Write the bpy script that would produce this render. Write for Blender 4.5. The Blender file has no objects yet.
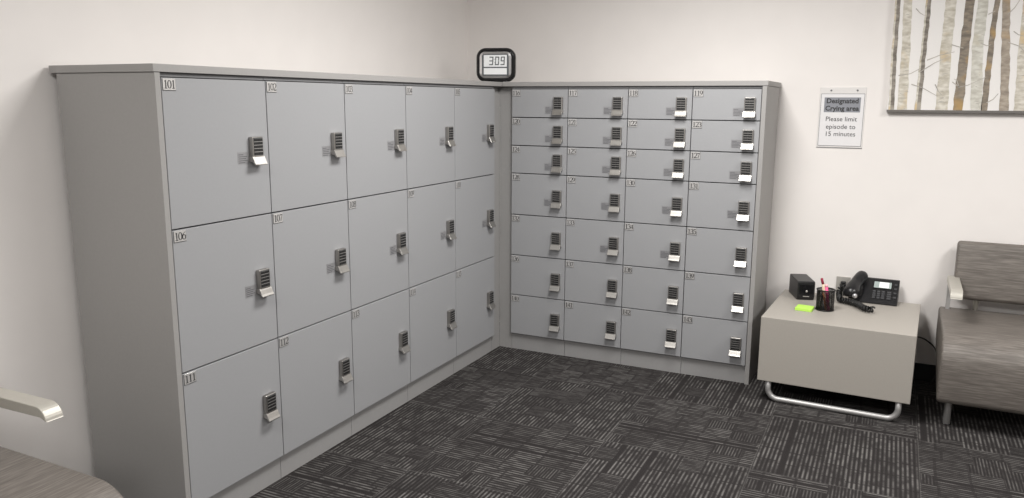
import bpy, bmesh, math, random
from mathutils import Vector, Matrix
random.seed(7)
PI = math.pi
scene = bpy.context.scene
COL = scene.collection

# ------------------------------------------------------------------ materials
def new_mat(name):
    m = bpy.data.materials.new(name); m.use_nodes = True
    nt = m.node_tree
    return m, nt, nt.nodes['Principled BSDF']

def mat(name, rgb, rough=.5, metal=0.0, noise=0.0, nscale=40.0, bump=0.0, spec=.5, alpha=1.0, stretch=None, trans=0.0):
    m, nt, b = new_mat(name)
    b.inputs['Roughness'].default_value = rough
    b.inputs['Metallic'].default_value = metal
    b.inputs['Specular IOR Level'].default_value = spec
    b.inputs['Alpha'].default_value = alpha
    b.inputs['Transmission Weight'].default_value = trans
    tc = nt.nodes.new('ShaderNodeTexCoord')
    mp = nt.nodes.new('ShaderNodeMapping')
    if stretch: mp.inputs['Scale'].default_value = stretch
    nt.links.new(tc.outputs['Object'], mp.inputs['Vector'])
    nz = nt.nodes.new('ShaderNodeTexNoise'); nz.inputs['Scale'].default_value = nscale
    nz.inputs['Detail'].default_value = 3
    nt.links.new(mp.outputs['Vector'], nz.inputs['Vector'])
    rp = nt.nodes.new('ShaderNodeValToRGB')
    lo = [max(0, c*(1-noise)) for c in rgb]; hi = [min(1, c*(1+noise)) for c in rgb]
    rp.color_ramp.elements[0].position = .3; rp.color_ramp.elements[1].position = .7
    rp.color_ramp.elements[0].color = (*lo, 1); rp.color_ramp.elements[1].color = (*hi, 1)
    nt.links.new(nz.outputs['Fac'], rp.inputs['Fac'])
    nt.links.new(rp.outputs['Color'], b.inputs['Base Color'])
    if bump:
        bp = nt.nodes.new('ShaderNodeBump'); bp.inputs['Strength'].default_value = bump
        bp.inputs['Distance'].default_value = .002
        nt.links.new(nz.outputs['Fac'], bp.inputs['Height']); nt.links.new(bp.outputs['Normal'], b.inputs['Normal'])
    return m

M = {}
M['wall'] = mat('wall_paint', (.85, .817, .793), .85, noise=.012, nscale=6, bump=0, spec=.2)
M['ceiling'] = mat('ceiling_tile', (.88, .88, .87), .9, noise=.03, nscale=60)
M['base'] = mat('black_vinyl_base', (.012, .012, .013), .6, noise=.1)
M['door'] = mat('grey_laminate_door', (.335, .339, .350), .55, noise=.012, nscale=90, spec=.35)
M['panel'] = mat('grey_laminate_panel', (.335, .327, .319), .55, noise=.015, nscale=90, spec=.35)
M['carcass'] = mat('locker_carcass_edge', (.09, .09, .092), .8, noise=.05, spec=.2)
M['kick'] = mat('grey_kick_plate', (.325, .321, .320), .55, noise=.015, nscale=60, spec=.3)
M['filler'] = mat('grey_filler_laminate', (.32, .315, .31), .6, noise=.015, nscale=60, spec=.3)
M['nickel'] = mat('satin_nickel', (.50, .485, .46), .40, metal=1, noise=.03, nscale=150)
M['key'] = mat('black_rubber_key', (.012, .012, .012), .5, noise=.1)
M['lockbody'] = mat('dark_satin_nickel', (.40, .385, .365), .38, metal=1, noise=.03, nscale=150)
M['keybar'] = mat('dull_key_divider', (.42, .41, .40), .4, metal=.7, noise=.05)
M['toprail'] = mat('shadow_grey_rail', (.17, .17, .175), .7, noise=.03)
M['plate'] = mat('brushed_number_plate', (.68, .67, .66), .26, metal=.5, noise=.03, nscale=200)
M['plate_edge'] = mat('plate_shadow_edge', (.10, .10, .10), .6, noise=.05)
M['ink'] = mat('dark_ink', (.035, .035, .037), .6, noise=.05)
M['sticker'] = mat('clear_glossy_sticker', (.31, .31, .32), .3, metal=.3, noise=.02, spec=.6)
M['sticker_ink'] = mat('faint_grey_print', (.13, .13, .14), .4, noise=.05)
M['table'] = mat('beige_grey_laminate', (.385, .36, .325), .5, noise=.02, nscale=120, spec=.35)
M['chrome'] = mat('brushed_steel_tube', (.44, .435, .43), .45, metal=.6, noise=.03, nscale=90)
M['silver'] = mat('silver_painted_metal', (.52, .50, .45), .45, metal=.4, noise=.02, nscale=60)
M['blackplastic'] = mat('black_plastic', (.010, .010, .011), .38, noise=.08, nscale=80)
M['phoneplastic'] = mat('charcoal_phone_plastic', (.009, .009, .0105), .3, noise=.08, nscale=80)
M['button'] = mat('grey_black_buttons', (.06, .061, .066), .4, noise=.05)
M['blackgloss'] = mat('black_gloss_plastic', (.01, .01, .011), .15, noise=.05)
M['mesh'] = mat('black_wire_mesh', (.015, .014, .014), .45, metal=.3, noise=.05)
M['cable'] = mat('black_cable_rubber', (.01, .01, .01), .5, noise=.05)
M['note'] = mat('lime_note_paper', (.50, .83, .12), .7, noise=.02, nscale=30)
M['lcd'] = mat('lcd_pale_glass', (.93, .95, .96), .25, noise=.01)
M['lcdgrey'] = mat('lcd_grey_segment', (.10, .11, .12), .4, noise=.02)
M['bezel'] = mat('silver_bezel', (.72, .72, .73), .22, metal=1, noise=.02)
M['phonelcd'] = mat('phone_lcd', (.36, .42, .41), .25, noise=.05, nscale=15)
M['paper'] = mat('white_sign_paper', (.80, .79, .80), .6, noise=.01)
M['signband'] = mat('grey_sign_band', (.27, .28, .31), .6, noise=.02)
M['acrylic'] = mat('clear_acrylic', (.78, .76, .745), .15, noise=.005, spec=.6)
M['signedge'] = mat('sign_edge_line', (.20, .20, .215), .5, noise=.02)
M['canvas'] = mat('canvas_off_white', (.84, .82, .80), .85, noise=.015, nscale=300, bump=.1)
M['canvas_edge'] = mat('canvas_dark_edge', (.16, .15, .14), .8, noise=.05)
M['steelplate'] = mat('stainless_wall_plate', (.50, .48, .45), .45, metal=.4, noise=.04)
M['pink'] = mat('hot_pink_plastic', (.85, .10, .28), .35, noise=.03)
M['palepink'] = mat('pale_pink_plastic', (.88, .52, .55), .4, noise=.03)
M['maroon'] = mat('maroon_plastic', (.30, .03, .06), .4, noise=.05)
M['cream'] = mat('cream_pencil_paint', (.80, .62, .46), .5, noise=.04)
M['orange'] = mat('orange_pencil_paint', (.72, .26, .09), .45, noise=.04)
M['glint'] = mat('silver_glint_disc', (.68, .68, .70), .3, metal=.7, noise=.02)

def birch(name, a, b_, c, sc=52):
    m, nt, bs = new_mat(name)
    bs.inputs['Roughness'].default_value = .85
    tc = nt.nodes.new('ShaderNodeTexCoord'); mp = nt.nodes.new('ShaderNodeMapping')
    mp.inputs['Scale'].default_value = (.45, 1, 1)
    nt.links.new(tc.outputs['Object'], mp.inputs['Vector'])
    n1 = nt.nodes.new('ShaderNodeTexNoise'); n1.inputs['Scale'].default_value = sc; n1.inputs['Detail'].default_value = 5
    nt.links.new(mp.outputs['Vector'], n1.inputs['Vector'])
    r = nt.nodes.new('ShaderNodeValToRGB')
    r.color_ramp.elements[0].position = .34; r.color_ramp.elements[0].color = (*a, 1)
    r.color_ramp.elements[1].position = .66; r.color_ramp.elements[1].color = (*b_, 1)
    nt.links.new(n1.outputs['Fac'], r.inputs['Fac'])
    n2 = nt.nodes.new('ShaderNodeTexNoise'); n2.inputs['Scale'].default_value = 9; n2.inputs['Detail'].default_value = 2
    nt.links.new(tc.outputs['Object'], n2.inputs['Vector'])
    r2 = nt.nodes.new('ShaderNodeValToRGB'); r2.color_ramp.elements[0].position = .56; r2.color_ramp.elements[1].position = .70
    r2.color_ramp.elements[0].color = (0, 0, 0, 1); r2.color_ramp.elements[1].color = (.75, .75, .75, 1)
    nt.links.new(n2.outputs['Fac'], r2.inputs['Fac'])
    mx = nt.nodes.new('ShaderNodeMix'); mx.data_type = 'RGBA'
    nt.links.new(r2.outputs['Color'], mx.inputs[0]); nt.links.new(r.outputs['Color'], mx.inputs[6]); mx.inputs[7].default_value = (*c, 1)
    nt.links.new(mx.outputs[2], bs.inputs['Base Color'])
    return m
M['birch_dark'] = birch('painted_dark_trunk', (.15, .13, .11), (.34, .31, .27), (.48, .44, .38))
M['birch_pale'] = birch('painted_pale_trunk', (.48, .44, .36), (.74, .71, .64), (.64, .48, .26))
M['birch_brown'] = birch('painted_brown_trunk', (.17, .145, .12), (.33, .28, .22), (.50, .32, .12))
M['birch_tan'] = birch('painted_tan_trunk', (.27, .23, .19), (.46, .40, .33), (.55, .38, .20))
M['birch_green'] = birch('painted_grey_green_trunk', (.50, .48, .42), (.72, .71, .65), (.58, .53, .41))
M['twig'] = mat('painted_twig', (.45, .42, .38), .85, noise=.2, nscale=20)

def fabric():
    m, nt, b = new_mat('taupe_streaked_vinyl')
    N, Lk = nt.nodes, nt.links
    tc = N.new('ShaderNodeTexCoord')
    mp = N.new('ShaderNodeMapping'); mp.inputs['Scale'].default_value = (9, 150, 150)
    Lk.new(tc.outputs['Object'], mp.inputs['Vector'])
    n1 = N.new('ShaderNodeTexNoise'); n1.inputs['Scale'].default_value = 1; n1.inputs['Detail'].default_value = 3; n1.inputs['Roughness'].default_value = .6
    Lk.new(mp.outputs['Vector'], n1.inputs['Vector'])
    r = N.new('ShaderNodeValToRGB')
    e = r.color_ramp.elements
    e[0].position = .3; e[0].color = (.106, .093, .082, 1)
    e[1].position = .72; e[1].color = (.225, .203, .182, 1)
    x = e.new(.5); x.color = (.150, .134, .120, 1)
    Lk.new(n1.outputs['Fac'], r.inputs['Fac']); Lk.new(r.outputs['Color'], b.inputs['Base Color'])
    b.inputs['Roughness'].default_value = .5
    b.inputs['Specular IOR Level'].default_value = .4
    bp = N.new('ShaderNodeBump'); bp.inputs['Strength'].default_value = .25; bp.inputs['Distance'].default_value = .002
    Lk.new(n1.outputs['Fac'], bp.inputs['Height']); Lk.new(bp.outputs['Normal'], b.inputs['Normal'])
    return m
M['fabric'] = fabric()

def carpet():
    m, nt, b = new_mat('striped_carpet_tile')
    N, Lk = nt.nodes, nt.links
    def mth(op, a, c=None, d=None):
        n = N.new('ShaderNodeMath'); n.operation = op
        for i, v in enumerate((a, c, d)):
            if v is None: continue
            if isinstance(v, (int, float)): n.inputs[i].default_value = v
            else: Lk.new(v, n.inputs[i])
        return n.outputs[0]
    def comb(x, y, z=0.0):
        n = N.new('ShaderNodeCombineXYZ')
        for i, v in enumerate((x, y, z)):
            if isinstance(v, (int, float)): n.inputs[i].default_value = v
            else: Lk.new(v, n.inputs[i])
        return n.outputs[0]
    def white(v):
        n = N.new('ShaderNodeTexWhiteNoise'); n.noise_dimensions = '3D'; Lk.new(v, n.inputs['Vector']); return n.outputs['Value']
    def mixf(f, a, c):
        return mth('ADD', a, mth('MULTIPLY', f, mth('SUBTRACT', c, a)))
    tc = N.new('ShaderNodeTexCoord'); sp = N.new('ShaderNodeSeparateXYZ'); Lk.new(tc.outputs['Object'], sp.inputs[0])
    T = .692
    X = mth('DIVIDE', mth('SUBTRACT', sp.outputs[0], 1.125), T)
    Y = mth('DIVIDE', mth('ADD', sp.outputs[1], 0.425), T)
    ix, iy = mth('FLOOR', X), mth('FLOOR', Y)
    fx, fy = mth('SUBTRACT', X, ix), mth('SUBTRACT', Y, iy)
    par = mth('FLOORED_MODULO', mth('ADD', ix, iy), 2.0)       # 0 -> one way, 1 -> quarter turned
    u = mixf(par, fx, fy); v = mixf(par, fy, fx)
    tid = mth('ADD', mth('MULTIPLY', ix, 17.31), mth('MULTIPLY', iy, 5.77))
    def stripes(a, c, n, off):
        k = mth('FLOOR', mth('MULTIPLY', a, n)); f = mth('FRACT', mth('MULTIPLY', a, n))
        on = mth('GREATER_THAN', white(comb(k, 1.3, mth('ADD', tid, off))), .03)
        w = mth('SUBTRACT', 1.0, mth('SMOOTH_MIN', 1.0, mth('MULTIPLY', mth('ABSOLUTE', mth('SUBTRACT', f, .5)), 3.0), .2))
        w = mth('MAXIMUM', w, 0.0)
        # every stripe is broken along its length
        nz = N.new('ShaderNodeTexNoise'); nz.inputs['Scale'].default_value = 1.0; nz.inputs['Detail'].default_value = 2
        Lk.new(comb(mth('MULTIPLY', k, 3.7), mth('MULTIPLY', c, 9.0), mth('ADD', tid, off)), nz.inputs['Vector'])
        br = N.new('ShaderNodeMapRange'); br.interpolation_type = 'SMOOTHSTEP'
        br.inputs['From Min'].default_value = .36; br.inputs['From Max'].default_value = .62
        Lk.new(nz.outputs['Fac'], br.inputs['Value'])
        return mth('MULTIPLY', mth('MULTIPLY', w, on), mth('ADD', .25, mth('MULTIPLY', br.outputs[0], .75)))
    s1 = stripes(u, v, 36.0, 0.0)
    s2 = stripes(v, u, 50.0, 9.1)
    # patches: block id in a loose grid
    ub = mth('FLOOR', mth('MULTIPLY', u, 7.0))
    vo = mth('MULTIPLY', white(comb(ub, 4.1, tid)), .6)
    vb = mth('FLOOR', mth('ADD', mth('MULTIPLY', v, 5.0), vo))
    pb = white(comb(ub, vb, tid)); pc = white(comb(vb, ub, mth('ADD', tid, 3.3)))
    cross = mth('GREATER_THAN', pb, mth('ADD', .62, mth('MULTIPLY', white(comb(tid, 2.2, 7.7)), .36)))
    st = mixf(cross, s1, mth('MULTIPLY', s2, .75))
    amp = mth('ADD', .5, mth('MULTIPLY', pc, .6))
    # dark bands across the tile
    vf = mth('FRACT', mth('ADD', mth('MULTIPLY', v, 5.0), vo))
    band = mth('GREATER_THAN', vf, .09)
    st = mth('MULTIPLY', mth('MULTIPLY', st, amp), mth('ADD', .35, mth('MULTIPLY', band, .65)))
    # pile grain
    gr = N.new('ShaderNodeTexNoise'); gr.inputs['Scale'].default_value = 260; gr.inputs['Detail'].default_value = 2
    Lk.new(tc.outputs['Object'], gr.inputs['Vector'])
    st = mth('MULTIPLY', st, mth('ADD', .3, mth('MULTIPLY', gr.outputs['Fac'], 1.4)))
    base = mth('MULTIPLY', mth('SUBTRACT', gr.outputs['Fac'], .5), .30)
    fac = mth('ADD', st, base)
    # seams
    ex = mth('MINIMUM', mth('MINIMUM', fx, mth('SUBTRACT', 1.0, fx)), mth('MINIMUM', fy, mth('SUBTRACT', 1.0, fy)))
    seam = mth('LESS_THAN', ex, .004)
    fac = mth('ADD', fac, mth('MULTIPLY', seam, .22))
    r = N.new('ShaderNodeValToRGB')
    r.color_ramp.elements[0].position = 0; r.color_ramp.elements[0].color = (.024, .0215, .0215, 1)
    r.color_ramp.elements[1].position = 1; r.color_ramp.elements[1].color = (.172, .165, .159, 1)
    Lk.new(fac, r.inputs['Fac']); Lk.new(r.outputs['Color'], b.inputs['Base Color'])
    b.inputs['Roughness'].default_value = .95; b.inputs['Specular IOR Level'].default_value = .1
    bp = N.new('ShaderNodeBump'); bp.inputs['Strength'].default_value = .4; bp.inputs['Distance'].default_value = .003
    Lk.new(gr.outputs['Fac'], bp.inputs['Height']); Lk.new(bp.outputs['Normal'], b.inputs['Normal'])
    return m
M['carpet'] = carpet()

# ------------------------------------------------------------------ mesh helpers
class MB:
    """collects shapes; build() links them as ONE mesh object"""
    def __init__(self): self.bm = bmesh.new(); self.mats = []
    def mi(self, m):
        if m not in self.mats: self.mats.append(m)
        return self.mats.index(m)
    def _merge(self, b, m, smooth=False, mtx=None):
        i = self.mi(m)
        if mtx is not None: bmesh.ops.transform(b, matrix=mtx, verts=b.verts)
        vm = {v: self.bm.verts.new(v.co) for v in b.verts}
        for f in b.faces:
            try: nf = self.bm.faces.new([vm[v] for v in f.verts])
            except ValueError: continue
            nf.material_index = i; nf.smooth = smooth
        b.free()
    def box(self, m, x0, x1, y0, y1, z0, z1, bev=0.0, seg=2, mtx=None, smooth=False):
        b = bmesh.new()
        bmesh.ops.create_cube(b, size=1)
        for v in b.verts:
            v.co = Vector((x0 + (v.co.x+.5)*(x1-x0), y0 + (v.co.y+.5)*(y1-y0), z0 + (v.co.z+.5)*(z1-z0)))
        if bev: bmesh.ops.bevel(b, geom=list(b.edges), offset=bev, segments=seg, profile=.5, affect='EDGES')
        self._merge(b, m, smooth, mtx); return self
    def prism(self, m, pts, x0, x1, bev=0.0, seg=2, mtx=None, smooth=False):
        """profile of (y,z) points extruded along x"""
        b = bmesh.new()
        a = [b.verts.new((x0, y, z)) for y, z in pts]; c = [b.verts.new((x1, y, z)) for y, z in pts]
        n = len(pts)
        e0 = b.faces.new(a[::-1]); e1 = b.faces.new(c)
        for i in range(n): b.faces.new((a[i], a[(i+1) % n], c[(i+1) % n], c[i]))
        bmesh.ops.recalc_face_normals(b, faces=b.faces)
        if bev:
            ed = list(set(list(e0.edges) + list(e1.edges)))
            bmesh.ops.bevel(b, geom=ed, offset=bev, segments=seg, profile=.5, affect='EDGES')
        self._merge(b, m, smooth, mtx); return self
    def tube(self, m, pts, r, n=12, caps=True, flat=1.0):
        pts = [Vector(p) for p in pts]
        rr = r if isinstance(r, (list, tuple)) else [r]*len(pts)
        b = bmesh.new(); rings = []
        t0 = (pts[1]-pts[0]).normalized()
        up = Vector((0, 0, 1)) if abs(t0.z) < .9 else Vector((0, 1, 0))
        nn = (up - t0*up.dot(t0)).normalized()
        for i, p in enumerate(pts):
            if i == 0: t = t0
            elif i == len(pts)-1: t = (pts[i]-pts[i-1]).normalized()
            else: t = ((pts[i+1]-pts[i]).normalized() + (pts[i]-pts[i-1]).normalized()).normalized()
            nn = (nn - t*nn.dot(t)).normalized(); bb = t.cross(nn)
            rings.append([b.verts.new(p + nn*math.cos(2*PI*k/n)*rr[i]*flat + bb*math.sin(2*PI*k/n)*rr[i]) for k in range(n)])
        for i in range(len(rings)-1):
            for k in range(n): b.faces.new((rings[i][k], rings[i][(k+1) % n], rings[i+1][(k+1) % n], rings[i+1][k]))
        if caps: b.faces.new(rings[0][::-1]); b.faces.new(rings[-1])
        self._merge(b, m, True); return self
    def disc(self, m, c, r, axis, h, n=24, r2=None):
        """short cylinder from c along axis by h"""
        a = Vector(axis).normalized(); c = Vector(c)
        return self.tube(m, [c, c + a*h], [r, r if r2 is None else r2], n)
    def quad(self, m, pts):
        f = self.bm.faces.new([self.bm.verts.new(p) for p in pts]); f.material_index = self.mi(m); return self
    def ribbon(self, m, pts, ws, frame):
        """flat stroke; frame(u,v)->3D"""
        i = self.mi(m); prev = None; n = len(pts)
        if not isinstance(ws, (list, tuple)): ws = [ws]*n
        for k in range(n):
            a = pts[max(0, k-1)]; c = pts[min(n-1, k+1)]
            d = Vector((c[0]-a[0], c[1]-a[1])); d = d.normalized() if d.length else Vector((1, 0))
            q = Vector((-d.y, d.x))*ws[k]*.5
            cur = (self.bm.verts.new(frame(pts[k][0]+q.x, pts[k][1]+q.y)), self.bm.verts.new(frame(pts[k][0]-q.x, pts[k][1]-q.y)))
            if prev:
                f = self.bm.faces.new((prev[0], prev[1], cur[1], cur[0])); f.material_index = i
            prev = cur
        return self
    def mesh(self, name):
        me = bpy.data.meshes.new(name)
        bmesh.ops.recalc_face_normals(self.bm, faces=self.bm.faces)
        self.bm.to_mesh(me); self.bm.free()
        for m in self.mats: me.materials.append(m)
        return me
    def build(self, name, parent=None, loc=(0, 0, 0)):
        return link(name, self.mesh(name), parent, loc)

def link(name, me, parent=None, loc=(0, 0, 0)):
    o = bpy.data.objects.new(name, me); COL.objects.link(o)
    o.location = loc
    if parent: o.parent = parent
    return o
def tag(o, label, cat, group=None):
    o['label'] = label; o['category'] = cat
    if group: o['group'] = group
    return o
def thing(name, label, cat, loc=(0, 0, 0), rz=0.0, group=None):
    o = link(name, None, None, loc); o.rotation_euler = (0, 0, rz); o.empty_display_size = .05
    return tag(o, label, cat, group)
def struct(o): o['kind'] = 'structure'; return o
def arc(cx, cy, rx, ry, a0, a1, n=10):
    return [(cx + rx*math.cos(math.radians(a0+(a1-a0)*i/n)), cy + ry*math.sin(math.radians(a0+(a1-a0)*i/n))) for i in range(n+1)]

# serif numerals, height about 1, drawn as strokes with thick and thin
def numeral(ch):
    S = []
    def ell(cx, cy, rx, ry, a0, a1, n=16, tk=.13, tn=.05):
        p = arc(cx, cy, rx, ry, a0, a1, n)
        w = [tn + (tk-tn)*abs(math.cos(math.radians(a0+(a1-a0)*i/n))) for i in range(n+1)]
        S.append((p, w))
    if ch == '0': ell(0, 0, .24, .46, 0, 360, 24)
    elif ch == '1':
        S.append(([(0.02, -.48), (0.02, .48)], .13)); S.append(([(-.18, -.47), (.22, -.47)], .06)); S.append(([(-.18, .33), (0.02, .46)], [.04, .09]))
    elif ch == '2':
        ell(0, .21, .25, .27, 165, -30, 14); S.append(([(.22, .08), (-.02, -.2), (-.26, -.42)], [.12, .08, .06])); S.append(([(-.28, -.43), (.27, -.43), (.30, -.30)], [.11, .12, .04]))
    elif ch == '3':
        ell(-.02, .24, .22, .24, 160, -90, 14); ell(-.02, -.22, .27, .26, 90, -160, 14)
    elif ch == '4':
        S.append(([(.12, -.48), (.12, .48)], .12)); S.append(([(.12, .46), (-.28, -.18)], .05)); S.append(([(-.29, -.18), (.30, -.18)], .08))
    elif ch == '5':
        S.append(([(-.16, .42), (.26, .44)], .11)); S.append(([(-.17, .44), (-.22, .03)], .05)); ell(-.04, -.17, .29, .29, 120, -150, 16)
    elif ch == '6':
        ell(0, -.18, .24, .28, 0, 360, 20); S.append(([(.22, .46), (-.06, .26), (-.22, 0), (-.24, -.2)], [.04, .08, .12, .12]))
    elif ch == '7':
        S.append(([(-.26, .41), (.27, .41)], .11)); S.append(([(.25, .40), (.06, 0), (-.06, -.48)], [.06, .09, .12]))
    elif ch == '8':
        ell(0, .25, .20, .22, 0, 360, 18); ell(0, -.22, .24, .26, 0, 360, 20)
    elif ch == '9':
        ell(0, .18, .24, .28, 0, 360, 20); S.append(([(-.22, -.46), (.06, -.26), (.22, 0), (.24, .2)], [.04, .08, .12, .12]))
    return S

def text_mesh(body, size, bold=0.0, align='CENTER', mat_=None, space=1.0):
    cu = bpy.data.curves.new('lettering', 'FONT'); cu.body = body; cu.size = size; cu.align_x = align
    cu.offset = bold; cu.space_character = space; cu.resolution_u = 3
    o = bpy.data.objects.new('lettering', cu); COL.objects.link(o)
    dg = bpy.context.evaluated_depsgraph_get()
    me = bpy.data.meshes.new_from_object(o.evaluated_get(dg))
    bpy.data.objects.remove(o)
    me.materials.clear(); me.materials.append(mat_)
    return me

# ------------------------------------------------------------------ the room
WX, WY, RX, RY, H = -0.55, 0.55, 6.6, -8.2, 2.75
f = struct(MB().box(M['carpet'], WX-.1, RX+.1, RY-.1, WY+.1, -.05, 0).build('floor'))
struct(MB().box(M['ceiling'], WX-.1, RX+.1, RY-.1, WY+.1, H, H+.05).build('ceiling'))
struct(MB().box(M['wall'], WX-.1, WX, RY-.1, WY+.1, 0, H).build('wall_left'))
struct(MB().box(M['wall'], WX, RX, WY, WY+.1, 0, H).build('wall_back'))
struct(MB().box(M['wall'], RX, RX+.1, RY, WY+.1, 0, H).build('wall_right'))
struct(MB().box(M['wall'], WX, RX, RY-.1, RY, 0, H).build('wall_front'))
struct(MB().box(M['base'], 1.64, RX, WY-.008, WY, 0, .105, .002).build('baseboard_back'))
struct(MB().box(M['base'], WX, WX+.008, RY, -2.68, 0, .105, .002).build('baseboard_left'))

# ------------------------------------------------------------------ lockers
ZB, ZT = .11, 1.71
GAP_H, GAP_V = .0055, .0045
DT = .020                                       # door thickness
def door_mesh(w, h):
    return MB().box(M['door'], GAP_V/2, w-GAP_V/2, 0, DT-.001, GAP_H/2, h-GAP_H/2, .0015, 2).mesh('locker_door')
def lock_mesh():
    mb = MB(); w, h, d = .060, .106, .021
    mb.box(M['lockbody'], 0, w, -d, 0, .018, h, .004, 3)
    mb.box(M['plate_edge'], .005, w-.005, -d-.0006, -d+.001, .033, h-.003)
    for r in range(5):
        z = .0355 + r*.0132
        for c in range(2):
            x = .0065 + c*.0240
            mb.box(M['key'], x, x+.0230, -d-.0022, -d, z, z+.0100, .001, 1)
        if r < 4: mb.box(M['keybar'], .0065, w-.0065, -d-.0014, -d, z+.0103, z+.0129)
    return mb.mesh('keypad_lock')
def pull_mesh():
    # flared lip under the keypad, curling outward
    pts = [(-.020, .033), (-.024, .026), (-.031, .011), (-.036, .003), (-.036, 0), (-.031, .000), (-.020, .010), (0, .014), (0, .030)]
    mb = MB(); mb.prism(M['nickel'], [(y, z) for y, z in pts], -.003, .063, .001, 1)
    return mb.mesh('lock_pull')
def sticker_mesh():
    mb = MB(); mb.box(M['sticker'], 0, .058, -.0006, 0, 0, .046)
    for k, (a, b) in enumerate(((.004, .030), (.004, .050), (.004, .044), (.004, .052), (.004, .038))):
        z = .038 - k*.0078
        mb.quad(M['sticker_ink'], [(a, -.0009, z), (b, -.0009, z), (b, -.0009, z-.003), (a, -.0009, z-.003)])
    return mb.mesh('sticker')
LOCK, PULL, STICK = lock_mesh(), pull_mesh(), sticker_mesh()
def plate_mesh(num, w=.054, h=.040):
    mb = MB()
    mb.box(M['plate'], 0, w, -.0030, 0, 0, h, .0006, 1)
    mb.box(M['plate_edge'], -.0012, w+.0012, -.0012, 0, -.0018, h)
    for k, ch in enumerate(num):
        cx = w*.5 + (k-1)*.0165
        for p, ws in numeral(ch):
            sc = .029
            mb.ribbon(M['ink'], [(a*sc, b*sc) for a, b in p], [q*sc*1.25 for q in ws] if isinstance(ws, list) else ws*sc*1.25,
                      lambda u, v, cx=cx: (cx+u, -.0033, h*.5+v))
    return mb.mesh('number_plate')

def make_door(parent, mesh, num, x, z, w, h, lock_right, lock_top, sticker):
    d = link('door', mesh, parent, (x, 0, z))
    d['label'] = 'door numbered ' + num
    lx = w - lock_right - .060; lz = h - lock_top - .106
    link('keypad_lock', LOCK, d, (lx, 0, lz)); link('lock_pull', PULL, d, (lx, 0, lz - .004))
    link('number_plate', plate_mesh(num), d, (.006, 0, h - .005 - .040))
    if sticker: link('sticker', STICK, d, (lx - .062, 0, lz + .002))
    return d
def carcass(t, w, depth=.505):
    mb = MB()
    mb.box(M['carcass'], .001, w-.001, DT, depth, .106, ZT+.015)
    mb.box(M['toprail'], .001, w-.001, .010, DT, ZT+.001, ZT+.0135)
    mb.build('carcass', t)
    k = MB(); k.box(M['kick'], .0008, w-.0008, DT+.002, DT+.022, 0, .106); 
    k.quad(M['carcass'], [(w-.0016, DT+.0016, 0), (w-.0006, DT+.0016, 0), (w-.0006, DT+.0016, .1), (w-.0016, DT+.0016, .1)])
    k.build('kick_plate', t)

def numtext(a, b): return f'{a} to {b}'
# left bank: five towers of three square doors, front face in the plane x = 0
LY0, LP = -2.631, .50685
lh = (ZT-ZB)/3
big = door_mesh(LP, lh)
ordl = ['nearest tower of the left bank, with the broad end panel', 'second tower of the left bank', 'middle tower of the left bank',
        'fourth tower of the left bank', 'last tower of the left bank, by the corner']
for c in range(5):
    nums = [str(101 + c + 5*r) for r in range(3)]
    t = thing('locker_tower', f'tall grey locker tower with three square doors numbered {nums[0]}, {nums[1]} and {nums[2]}',
              'locker', (0, LY0 + c*LP, 0), PI/2, 'three-door locker towers along the left wall')
    carcass(t, LP)
    for r in range(3):
        make_door(t, big, nums[r], 0, ZT - lh*(r+1), LP, lh, .050, .219, r < 2)
    if c == 0:
        e = MB().box(M['panel'], -.0245, -.001, .000, .505, 0, ZT+.0145, .001, 1).build('end_panel', t)
# right bank: four towers of seven small doors, front face in the plane y = 0
RX0, RP = .0712, .3824
ha = .17664; hb = (1.6 - 3*ha)/4
short, tall = door_mesh(RP, ha), door_mesh(RP, hb)
for c in range(4):
    nums = [str(116 + c + 4*r) for r in range(7)]
    t = thing('locker_tower', f'narrow grey locker tower with seven small doors numbered from {nums[0]} down to {nums[6]}',
              'locker', (RX0 + c*RP, 0, 0), 0, 'seven-door locker towers along the back wall')
    carcass(t, RP)
    z = ZT
    for r in range(7):
        h = ha if r < 3 else hb; z -= h
        stk = r < 4 or (r == 4 and c in (1, 2))
        make_door(t, short if r < 3 else tall, nums[r], 0, z, RP, h, .030, .048 if r < 3 else .096, stk)
    if c == 3:
        MB().box(M['panel'], RP+.001, RP+.0255, .000, .505, 0, ZT+.0145, .001, 1).build('end_panel', t)
# continuous tops
ZS0, ZS1 = 1.7255, 1.753
tag(MB().box(M['panel'], -.535, .003, -2.662, .535, ZS0, ZS1, .0015, 1).build('countertop'),
    'long grey laminate top along the left bank of big lockers', 'countertop')
tag(MB().box(M['panel'], .0045, 1.632, -.003, .535, ZS0, ZS1, .0015, 1).build('countertop'),
    'grey laminate top over the back bank of small lockers', 'countertop')
# corner filler, stops a little short of the tops
t = thing('corner_filler', 'plain grey corner filler between the two locker banks under the clock', 'panel', (0, 0, 0))
MB().box(M['filler'], -.042, -.022, LY0+5*LP+.001, .021, 0, 1.678).build('side_panel', t)
MB().box(M['filler'], -.058, RX0-.003, .044, .058, 1.60, 1.7250).box(M['filler'], -.058, -.044, LY0+5*LP+.002, .044, 1.60, 1.7250).build('back_rail', t)
MB().box(M['filler'], -.0215, RX0-.001, .022, .042, 0, 1.678).build('front_panel', t)

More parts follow.
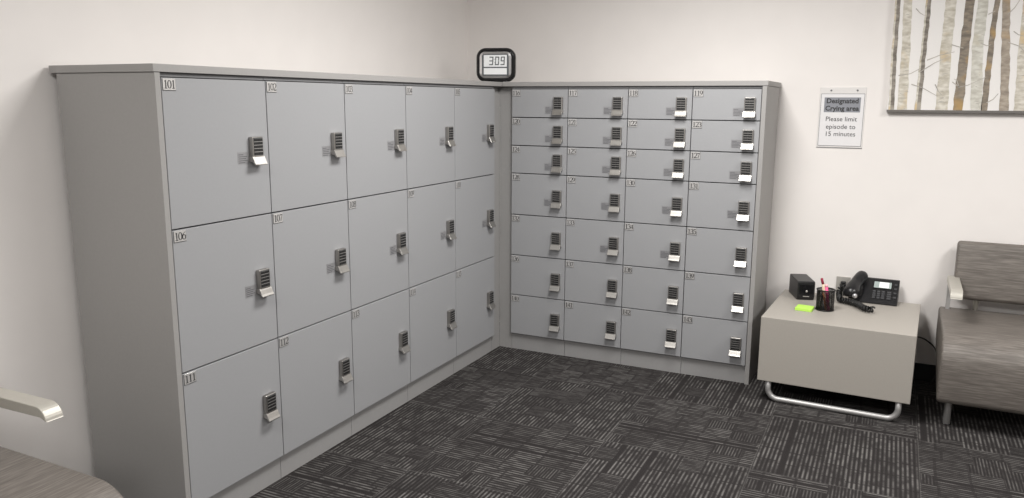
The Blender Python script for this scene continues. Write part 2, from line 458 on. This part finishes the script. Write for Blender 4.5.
# ------------------------------------------------------------------ digital clock on the corner of the tops
ck = thing('digital_clock', 'black square digital clock reading 3:09 on top of the corner lockers', 'clock', (-.080, .085, ZS1+.0005), .24)
def rrect(w, h, r, n=6):
    p = []
    for cx, cz, a in ((w/2-r, h/2-r, 0), (-w/2+r, h/2-r, 90), (-w/2+r, -h/2+r, 180), (w/2-r, -h/2+r, 270)):
        p += [(cx + r*math.cos(math.radians(a+90*i/n)), cz + r*math.sin(math.radians(a+90*i/n))) for i in range(n+1)]
    return p
def slab(mb, m, prof, y0, y1, cz, bev=.0, smooth=False, k1=1.0):
    b = bmesh.new()
    a = [b.verts.new((x, y0, cz+z)) for x, z in prof]; c = [b.verts.new((x*k1, y1, cz+z*k1)) for x, z in prof]
    fa = b.faces.new(a); b.faces.new(c[::-1]); n = len(prof)
    for i in range(n): b.faces.new((a[i], c[i], c[(i+1) % n], a[(i+1) % n]))
    bmesh.ops.recalc_face_normals(b, faces=b.faces)
    if bev: bmesh.ops.bevel(b, geom=list(fa.edges), offset=bev, segments=3, profile=.5, affect='EDGES')
    mb._merge(b, m, smooth)
def ring(mb, m, po, pi, y, cz):
    i = mb.mi(m); n = len(po)
    A = [mb.bm.verts.new((x, y, cz+z)) for x, z in po]; B = [mb.bm.verts.new((x, y-.003, cz+z)) for x, z in pi]
    for k in range(n):
        f = mb.bm.faces.new((A[k], A[(k+1) % n], B[(k+1) % n], B[k])); f.material_index = i
CW, CH, CZ = .258, .214, .109
mb = MB(); slab(mb, M['blackgloss'], rrect(CW, CH, .060), -.032, 0, CZ, .014); mb.build('case', ck)
mb = MB(); ring(mb, M['bezel'], rrect(.208, .165, .034), rrect(.176, .136, .014), -.0322, CZ); 
slab(mb, M['lcdgrey'], rrect(.180, .140, .014), -.0342, -.0315, CZ); mb.build('bezel', ck)
mb = MB(); mb.box(M['lcd'], -.076, .076, -.0362, -.0340, CZ-.012, CZ+.062)
def seg7(mb, ch, cx, cz, w, h, y, m):
    on = {'0': 'abcdef', '1': 'bc', '2': 'abged', '3': 'abgcd', '4': 'fgbc', '5': 'afgcd', '6': 'afgedc', '7': 'abc', '8': 'abcdefg', '9': 'abcdfg'}[ch]
    t, g = .0062, .0012
    R = {'a': (-w/2, w/2, h/2-t, h/2), 'g': (-w/2, w/2, -t/2, t/2), 'd': (-w/2, w/2, -h/2, -h/2+t),
         'f': (-w/2, -w/2+t, g, h/2-g), 'b': (w/2-t, w/2, g, h/2-g), 'e': (-w/2, -w/2+t, -h/2+g, -g), 'c': (w/2-t, w/2, -h/2+g, -g)}
    for s in on:
        a, b, c, d = R[s]; sk = .06
        q = [(a, c), (b, c), (b, d), (a, d)]
        mb.quad(m, [(cx+x+z*sk, y, cz+z) for x, z in q])
for ch, cx in (('3', -.026), ('0', .012), ('9', .049)):
    seg7(mb, ch, cx, CZ+.025, .026, .053, -.0368, M['lcdgrey'])
for dz in (-.010, .010): mb.box(M['lcdgrey'], -.0085, -.0050, -.0368, -.036, CZ+.025+dz-.002, CZ+.025+dz+.002)
mb.build('time_display', ck)
mb = MB(); mb.box(M['lcd'], -.076, .076, -.0362, -.0340, CZ-.060, CZ-.020)
mb.build('lower_display', ck)
mb = MB(); mb.box(M['bezel'], -.085, -.050, -.030, .004, -CZ+CZ, .006, .002, 1); mb.box(M['bezel'], .050, .085, -.030, .004, 0, .006, .002, 1); mb.build('foot', ck)

# ------------------------------------------------------------------ sign on the back wall
sg = thing('wall_sign', 'white sign in a clear holder on the back wall asking to limit episodes', 'sign', (1.983, WY, 1.53))
mb = MB(); mb.box(M['acrylic'], -.127, .127, -.004, 0, -.159, .196, .001, 1)
mb.box(M['signedge'], -.127, .127, -.0042, -.001, -.1605, -.157); mb.build('holder', sg)
mb = MB(); mb.box(M['paper'], -.119, .119, -.0052, -.004, -.148, .158)
for a, b, c, d in ((-.119, .119, .1565, .159), (-.119, .119, -.149, -.1465), (-.120, -.1178, -.149, .159), (.1178, .120, -.149, .159)):
    mb.box(M['signedge'], a, b, -.0056, -.004, c, d)
mb.box(M['signband'], -.100, .100, -.0056, -.005, .050, .137); mb.build('paper_notice', sg)
for nm, rows, sz, bold, mm in (('heading', (('Designated', .1035), ('Crying area', .060)), .0395, .0011, M['ink']),
                           ('message', (('Please limit', -.002), ('episode to', -.047), ('15 minutes', -.090)), .0385, .0000, M['ink'])):
    for txt, z in rows:
        me = text_mesh(txt, sz, bold, mat_=mm)
        o = link(nm + '_line', me, sg, (0, -.0062, z)); o.rotation_euler = (PI/2, 0, 0)
for x in (-.066, .078):
    MB().disc(M['signedge'], (x, -.004, .178), .0052, (0, -1, 0), .003, 12).build('screw', sg)

# ------------------------------------------------------------------ birch canvas
PX0, PX1, PZ0, PZ1 = 2.226, 3.42, 1.59, 2.52
cv = thing('canvas_print', 'large canvas picture of birch trunks hanging on the back wall', 'picture', (PX0, WY, PZ0))
mb = MB(); PF = -.035
mb.box(M['canvas'], 0, PX1-PX0, PF, -.0015, 0, PZ1-PZ0, .002, 1)
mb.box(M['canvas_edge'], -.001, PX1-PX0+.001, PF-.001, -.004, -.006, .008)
def fr(dy): return lambda u, v: (u-PX0, PF-dy, v-PZ0)
def resamp(pts, n):
    out = []
    for i in range(n+1):
        z = pts[0][1] + (pts[-1][1]-pts[0][1])*i/n
        for a, b in zip(pts, pts[1:]):
            if a[1] <= z <= b[1] + 1e-9:
                out.append((a[0] + (b[0]-a[0])*(z-a[1])/(b[1]-a[1]), z)); break
    return out
trunks = [((2.249, 2.238, 2.232, 2.22), .028, 'birch_dark'), ((2.303, 2.295, 2.285, 2.28), .046, 'birch_pale'), ((2.383, 2.386, 2.388, 2.392), .028, 'birch_dark'),
          ((2.504, 2.496, 2.498, 2.495), .056, 'birch_pale'), ((2.584, 2.586, 2.588, 2.60), .046, 'birch_brown'), ((2.674, 2.648, 2.650, 2.645), .054, 'birch_green'),
          ((2.711, 2.710, 2.716, 2.725), .028, 'birch_brown'), ((2.806, 2.781, 2.757, 2.74), .040, 'birch_tan'), ((2.880, 2.862, 2.86, 2.85), .050, 'birch_pale'),
          ((2.96, 2.95, 2.945, 2.94), .036, 'birch_brown'), ((3.03, 3.04, 3.035, 3.03), .054, 'birch_green'), ((3.11, 3.10, 3.11, 3.12), .030, 'birch_dark'),
          ((3.20, 3.19, 3.185, 3.18), .05, 'birch_pale'), ((3.29, 3.295, 3.30, 3.31), .04, 'birch_tan'), ((3.37, 3.36, 3.355, 3.35), .03, 'birch_dark')]
for (a, b, c, d), w, mm in trunks:
    p = resamp([(a, PZ0+.008), (b, 1.92), (c, 2.19), (d, PZ1)], 30)
    p = [(x + random.uniform(-.002, .002), z) for x, z in p]
    ws = [w*(1.08 - .25*i/30) * random.uniform(.92, 1.08) for i in range(len(p))]
    mb.ribbon(M[mm], p, ws, fr(.0008))
    if 'dark' in mm: mb.ribbon(M['birch_pale'], [(x - w*.34, z) for x, z in p], [q*.34 for q in ws], fr(.0012))
    if 'pale' in mm or 'green' in mm:
        for k in range(26):
            i = random.randrange(len(p)-1); x, z = p[i]; L = random.uniform(.006, w*.5); x += random.uniform(-.4, .2)*w; z += random.uniform(0, .02)
            mb.ribbon(M['twig'], [(x, z), (x+L*.5, z+.001), (x+L, z-.001)], [.0012, .0035, .001], fr(.0013))
twigs = [((2.34, 1.741), (2.40, 1.72), (2.479, 1.674)), ((2.407, 1.873), (2.47, 1.90), (2.539, 1.916)), ((2.376, 1.808), (2.45, 1.86), (2.518, 1.891)),
         ((2.543, 1.753), (2.58, 1.725), (2.62, 1.735), (2.703, 1.778)), ((2.327, 2.156), (2.35, 2.13), (2.373, 2.116)), ((2.681, 2.11), (2.70, 2.12), (2.713, 2.127)),
         ((2.771, 2.106), (2.80, 2.14), (2.819, 2.178)), ((2.808, 2.018), (2.83, 2.0), (2.858, 1.991)), ((2.52, 1.955), (2.55, 1.945), (2.58, 1.935)),
         ((2.66, 1.96), (2.69, 1.945), (2.71, 1.95)), ((2.27, 1.79), (2.33, 1.80), (2.38, 1.83)), ((2.72, 1.64), (2.75, 1.66), (2.77, 1.69)),
         ((2.46, 1.74), (2.48, 1.70), (2.50, 1.68)), ((2.58, 1.72), (2.565, 1.76), (2.55, 1.77)), ((2.79, 1.96), (2.84, 1.94), (2.88, 1.90)),
         ((2.90, 1.75), (2.95, 1.80), (3.02, 1.82)), ((3.05, 2.1), (3.10, 2.15), (3.18, 2.17))]
for tw in twigs:
    n = len(tw); mb.ribbon(M['twig'], list(tw), [.0055 - .003*i/(n-1) for i in range(n)], fr(.0016))
cv_o = mb.build('canvas', cv)

# ------------------------------------------------------------------ side table
TA = -.046
tb = thing('side_table', 'low beige-grey box side table on steel sled legs beside the lockers', 'table', (1.702, -.220, 0), TA)
TW, TD, TZ0, TZ1 = .765, .742, .117, .480
MB().box(M['table'], 0, TW, 0, TD, TZ0, TZ1, .0025, 2).build('box_body', tb)
def sled(y):
    x0, x1, r, z = .058, TW-.052, .055, .0165
    p = [(x0, y, TZ0+.004)]
    p += [(x0 + r - r*math.cos(a), y, z + r - r*math.sin(a)) for a in [PI/2*i/8 for i in range(9)]]
    p += [(x1 - r + r*math.sin(a), y, z + r - r*math.cos(a)) for a in [PI/2*i/8 for i in range(9)]]
    p += [(x1, y, TZ0+.004)]
    return MB().tube(M['chrome'], p, .0155, 14)
for y in (.022, TD-.06): sled(y).build('sled_leg', tb)

# pencil sharpener style desk box
ps = thing('pencil_sharpener', 'small black boxy electric pencil sharpener at the back left of the side table', 'sharpener', (1.883, .275, TZ1+.0005), .34)
mb = MB(); mb.prism(M['blackplastic'], [(.012, 0), (0, .02), (0, .105), (.008, .113), (.203, .117), (.21, .11), (.21, 0)], -.050, .050, .004, 2); mb.build('body', ps)
MB().box(M['blackgloss'], -.040, .040, -.002, .004, .014, .096, .0015, 1).build('front_panel', ps)
MB().disc(M['steelplate'], (0.002, -.002, .055), .0065, (0, -1, 0), .002, 16).build('button', ps)
MB().box(M['steelplate'], -.018, .018, -.003, -.001, .022, .026).build('nameplate', ps)

# sticky notes
nt_ = tag(MB().box(M['note'], -.045, .045, -.05, .042, 0, .015, .0008, 1).build('sticky_note_pad', None, (1.901, .052, TZ1+.0005)),
          'lime green sticky note pad on the front left of the side table', 'sticky notes'); nt_.rotation_euler = (0, 0, -.09)

# pencil cup
PCX, PCY = 2.003, .092
pc = thing('pencil_cup', 'round black wire mesh pencil cup on the side table', 'pencil cup', (PCX, PCY, TZ1+.0005))
mb = MB(); b = bmesh.new(); n, rows, R0, HC = 60, 26, .048, .118
rg = [[b.verts.new((R0*math.cos(2*PI*k/n), R0*math.sin(2*PI*k/n), HC*j/rows)) for k in range(n)] for j in range(rows+1)]
for j in range(rows):
    for k in range(n): b.faces.new((rg[j][k], rg[j][(k+1) % n], rg[j+1][(k+1) % n], rg[j+1][k]))
bmesh.ops.wireframe(b, faces=list(b.faces), thickness=.0026, offset=0, use_replace=True, use_boundary=True, use_even_offset=True)
mb._merge(b, M['mesh']); mb.build('mesh_wall', pc)
def rtor(z, r): return [(R0*math.cos(2*PI*k/32), R0*math.sin(2*PI*k/32), z) for k in range(33)]
MB().tube(M['mesh'], rtor(HC, 0), .0035, 8, False).build('rim', pc)
mb = MB(); mb.disc(M['mesh'], (0, 0, 0), R0, (0, 0, 1), .004, 32); mb.tube(M['mesh'], rtor(.004, 0), .003, 8, False); mb.build('base', pc)
def stick(name, label, cat, p0, p1, r, body, tip, tiplen, point=None):
    p0, p1 = Vector(p0), Vector(p1); d = (p1-p0).normalized(); L = (p1-p0).length
    t = thing(name, label, cat, p0)
    MB().tube(M[body], [(0, 0, 0), d*(L-tiplen)], r, 10).build('barrel', t)
    MB().tube(M[tip], [d*(L-tiplen), d*(L-.004), d*L], [r*1.02, r*1.02, r*.6], 10).build('cap', t)
zb = TZ1 + .007
stick('pencil', 'pale cream pencil with a maroon end, leaning left in the pencil cup', 'pencil', (PCX+.020, PCY-.004, zb), (PCX-.028, PCY+.0, TZ1+.182), .0072, 'cream', 'maroon', .036)
stick('pen', 'hot pink pen with a pale pink end standing in the pencil cup', 'pen', (PCX+.022, PCY-.030, zb), (PCX+.000, PCY-.022, TZ1+.154), .0085, 'pink', 'palepink', .016)
stick('pencil', 'short orange pencil low in the middle of the pencil cup', 'pencil', (PCX+.008, PCY-.030, zb), (PCX-.020, PCY+.012, TZ1+.128), .0050, 'orange', 'cream', .03)

# desk phone
ph = thing('desk_phone', 'black office desk phone with lifted screen at the back of the side table', 'phone', (2.255, .362, TZ1+.0005), -.05)
mb = MB()
mb.prism(M['phoneplastic'], [(0, .006), (.006, 0), (.13, 0), (.15, .006), (.150, .122), (.140, .128), (.128, .126), (.004, .024)], -.118, .118, .004, 2)
mb.build('body', ph)
# face frame: along the sloped front
A = Vector((0, .004, .024)); Bv = Vector((0, .128, .126)); s = (Bv-A); SL = s.length; s.normalize(); nrm = Vector((0, -s.z, s.y))
fm = Matrix(((1, 0, 0, 0), (0, s.y, nrm.y, A.y), (0, s.z, nrm.z, A.z), (0, 0, 0, 1)))   # local (x, along, out)
mb = MB(); mb.box(M['blackgloss'], -.022, .083, .085, .142, 0, .004, .002, 1, fm); mb.box(M['phonelcd'], -.016, .077, .090, .136, .003, .005, 0, 1, fm)
mb.box(M['lcd'], .012, .064, .093, .134, .0048, .0056, 0, 1, fm); mb.build('screen', ph)
bt = MB().box(M['button'], -.0085, .0085, -.006, .006, 0, .004, .0015, 1).mesh('button')
rotm = fm.to_3x3().to_4x4()
def btn(x, a, sx=1.0):
    o = link('button', bt, ph, fm @ Vector((x, a, 0))); o.rotation_euler = rotm.to_euler(); o.scale = (sx, 1, 1)
for r in range(4):
    for c in range(3): btn(-.010 + c*.024, .018 + r*.0155)
for r in range(4): btn(.070, .018+r*.0155, 1.3)
for r in range(4): btn(.100, .030+r*.032, .9)
# handset resting on its left side
hp = [(-.128, -.036, .036), (-.127, -.028, .056), (-.122, .000, .082), (-.110, .032, .108), (-.097, .062, .130), (-.086, .086, .138), (-.082, .098, .134)]
hr = [.034, .049, .043, .034, .033, .037, .028]
def smooth_path(p, r, k=4):
    P, Rr = [], []
    n = len(p)
    for i in range(n-1):
        p0, p1, p2, p3 = [Vector(p[max(0, min(n-1, i+j))]) for j in (-1, 0, 1, 2)]
        for q in range(k):
            t = q/k
            P.append(.5*((2*p1) + (p2-p0)*t + (2*p0-5*p1+4*p2-p3)*t*t + (3*p1-p0-3*p2+p3)*t**3)); Rr.append(r[i]*(1-t)+r[i+1]*t)
    P.append(Vector(p[-1])); Rr.append(r[-1]); return P, Rr
P, Rr = smooth_path(hp, hr)
hs = MB().tube(M['phoneplastic'], P, Rr, 16).build('handset', ph)
MB().tube(M['glint'], [(-.106, -.062, .052), (-.102, -.073, .050), (-.101, -.076, .049)], [.0150, .013, .006], 16).build('glint_disc', hs)  # silver disc modelled in place of the glint on the handset bulb
MB().box(M['phoneplastic'], -.150, -.070, .02, .12, .010, .090, .012, 2).build('cradle', ph)
# coiled cord
cp = [(-.150, -.030, .060), (-.182, .010, .085), (-.196, .010, .050), (-.190, -.030, .027), (-.180, -.075, .023), (-.150, -.090, .022), (-.110, -.115, .022), (-.070, -.160, .022), (-.040, -.215, .022), (-.008, -.238, .022), (.010, -.225, .022)]
P, _ = smooth_path(cp, [1]*len(cp), 60)
q = []; dist = 0
for i, p in enumerate(P):
    tg = (P[min(i+1, len(P)-1)] - P[max(i-1, 0)]).normalized()
    if i: dist += (p-P[i-1]).length
    a = tg.cross(Vector((0, 0, 1)));  a = a.normalized() if a.length > .05 else Vector((1, 0, 0)); b_ = tg.cross(a)
    an = dist/.0165*2*PI
    q.append(p + a*math.cos(an)*.0135 + b_*math.sin(an)*.0135)
MB().tube(M['cable'], q, .0050, 6).build('coiled_cord', ph)

# wall plate with plug
wp = thing('outlet_plate', 'stainless wall plate on the back wall behind the desk phone', 'outlet', (2.070, WY, .530))
MB().box(M['steelplate'], -.040, .040, -.006, 0, -.062, .060, .002, 2).build('plate', wp)
MB().box(M['steelplate'], -.018, .018, -.008, -.005, -.036, -.006, .002, 1).build('socket', wp)
pg = thing('power_plug', 'black plug pushed into the wall plate behind the phone handset', 'plug', (2.070, WY-.007, .550))
MB().box(M['blackplastic'], -.014, .014, -.030, -.0005, -.014, .014, .004, 2).build('plug_body', pg)
P, _ = smooth_path([(0, -.028, -.002), (.004, -.036, -.02), (.008, -.034, -.075), (.02, -.024, -.20)], [1]*4, 6)
MB().tube(M['cable'], P, .0032, 8).build('cord', pg)

# loose cable between table and chair
P, _ = smooth_path([(2.41, .515, .285), (2.47, .510, .278), (2.52, .505, .274), (2.56, .500, .256), (2.60, .500, .215), (2.62, .500, .13), (2.60, .47, .03), (2.52, .42, .006), (2.40, .40, .006)], [1]*9, 8)
tag(MB().tube(M['cable'], P, .0042, 8).build('loose_cable'), 'thin black cable hanging between the side table and the right chair', 'cable')

# ------------------------------------------------------------------ lounge chairs
W, D = .74, .72
def make_chair(label, loc, rz, arm_rise=0.0):
    t = thing('lounge_chair', label, 'chair', loc, rz, None)
    hw, hd = W/2, D/2
    prof = [(-hd+.02, .140), (-hd+.006, .150), (-hd, .17), (-hd+.004, .33)]
    prof += [(-hd+.004+.15 - .15*math.cos(a), .338 + .142*math.sin(a)) for a in [PI/2*i/10 for i in range(1, 11)]]
    prof += [(-.10, .482), (0.05, .485), (hd-.06, .488), (hd-.02, .484), (hd, .468), (hd, .34), (hd-.05, .28), (-.15, .17)]
    MB().prism(M['fabric'], prof, -hw, hw, .014, 3, smooth=True).build('seat', t)
    # reclined back cushion
    bp = []
    y0, z0, y1, z1, th = .255, .556, .312, .880, .088
    ax = Vector((y1-y0, z1-z0)).normalized(); nn = Vector((ax.y, -ax.x))
    Lb = math.hypot(y1-y0, z1-z0)
    for cx, cz, a0, r in ((.03, .03, 180, .03), (Lb-.035, .035, 270, .035), (Lb-.04, th-.04, 0, .04), (.03, th-.03, 90, .03)):
        for i in range(6):
            a = math.radians(a0 + 90*i/5); u, v = cx + r*math.cos(a), cz + r*math.sin(a)
            # gentle crown on the front
            q = Vector((y0, z0)) + ax*u + nn*v
            bp.append((q.x, q.y))
    MB().prism(M['fabric'], bp, -hw+.060, hw-.060, .016, 3, smooth=True).build('backrest', t)
    for s_ in (-1, 1):
        # back support posts between seat and backrest
        MB().tube(M['silver'], [(s_*(hw-.180), .325, .44), (s_*(hw-.180), .330, .60), (s_*(hw-.180), .345, .70)], .013, 12).build('back_post', t)
        # arm
        xo = s_*(hw-.026); xi = s_*(hw-.084)
        z1, z0a, yf, yb = .674 + arm_rise, .630 + arm_rise, -.100, .320
        ap = [(yb, z0a+.006), (yb, z1)] + [(yf+.048 - .048*math.sin(a), z1-.048+.048*math.cos(a)) for a in [PI/2*i/8*.92 for i in range(9)]] + [(yf-.001, z0a), (yf+.006, z0a+.002), (yf+.03, z0a+.010)]
        a = MB().prism(M['silver'], ap, min(xo, xi), max(xo, xi), .003, 2).build('armrest', t)
        MB().box(M['chrome'], s_*(hw-.040)-.011, s_*(hw-.040)+.011, .272, .300, .455, .640 + arm_rise, .003, 2).build('arm_post', a)
        for yy, nm in ((-.245, 0), (.25, 1)):
            MB().tube(M['chrome'], [(s_*(hw-.062), yy, .22 if nm else .17), (s_*(hw-.062), yy, .10), (s_*(hw-.062), yy-.006, .004), (s_*(hw-.062), yy-.006, 0)], [.017, .017, .017, .014], 14).build('leg', t)
    MB().box(M['cable'], -hw+.05, hw-.05, -.22, .26, .180, .21).build('seat_frame', t)
    return t
make_chair('taupe streaked lounge chair at right with its back to the back wall', (2.588 + W/2, .120, 0), -.012)
make_chair('taupe lounge chair in the bottom left corner, beside the end of the left lockers', (-.058, -3.097 - W/2, 0), PI/2, .04)

# ------------------------------------------------------------------ light
def area(x, y, sx, sy, pw, col=(1, .978, .95), z=H-.02):
    l = bpy.data.lights.new('troffer_or_fill', 'AREA'); l.shape = 'RECTANGLE'; l.size = sx; l.size_y = sy; l.energy = pw; l.color = col
    o = bpy.data.objects.new('troffer_or_fill', l); COL.objects.link(o); o.location = (x, y, z)
area(1.42, -1.45, .6, 1.2, 74)
area(3.9, -1.35, .6, 1.2, 62)
area(1.05, -4.6, .6, 1.2, 56)  # unseen front lamp, added as fill from the camera end
area(3.75, -4.6, .6, 1.2, 56)  # its partner, likewise an unseen fill lamp
w = bpy.data.worlds.new('room_fill'); scene.world = w; w.use_nodes = True
w.node_tree.nodes['Background'].inputs[0].default_value = (1, .97, .94, 1)
w.node_tree.nodes['Background'].inputs[1].default_value = .1

# ------------------------------------------------------------------ camera
yaw, pitch, roll, fpx = -.4462, -.1839, .0057, 794.64
d = Vector((math.sin(yaw)*math.cos(pitch), math.cos(yaw)*math.cos(pitch), math.sin(pitch)))
r = Vector((math.cos(yaw), -math.sin(yaw), 0)); u = r.cross(d)
r2 = r*math.cos(roll) + u*math.sin(roll); u2 = -r*math.sin(roll) + u*math.cos(roll)
cam = bpy.data.cameras.new('camera'); cam.sensor_width = 36; cam.lens = 36*fpx/1024; cam.clip_start = .02
co = bpy.data.objects.new('camera', cam); COL.objects.link(co)
co.matrix_world = Matrix(((r2.x, u2.x, -d.x, 2.28832), (r2.y, u2.y, -d.y, -4.61824), (r2.z, u2.z, -d.z, 1.634), (0, 0, 0, 1)))
scene.camera = co
scene.view_settings.view_transform = 'Standard'
scene.view_settings.exposure = 0.0
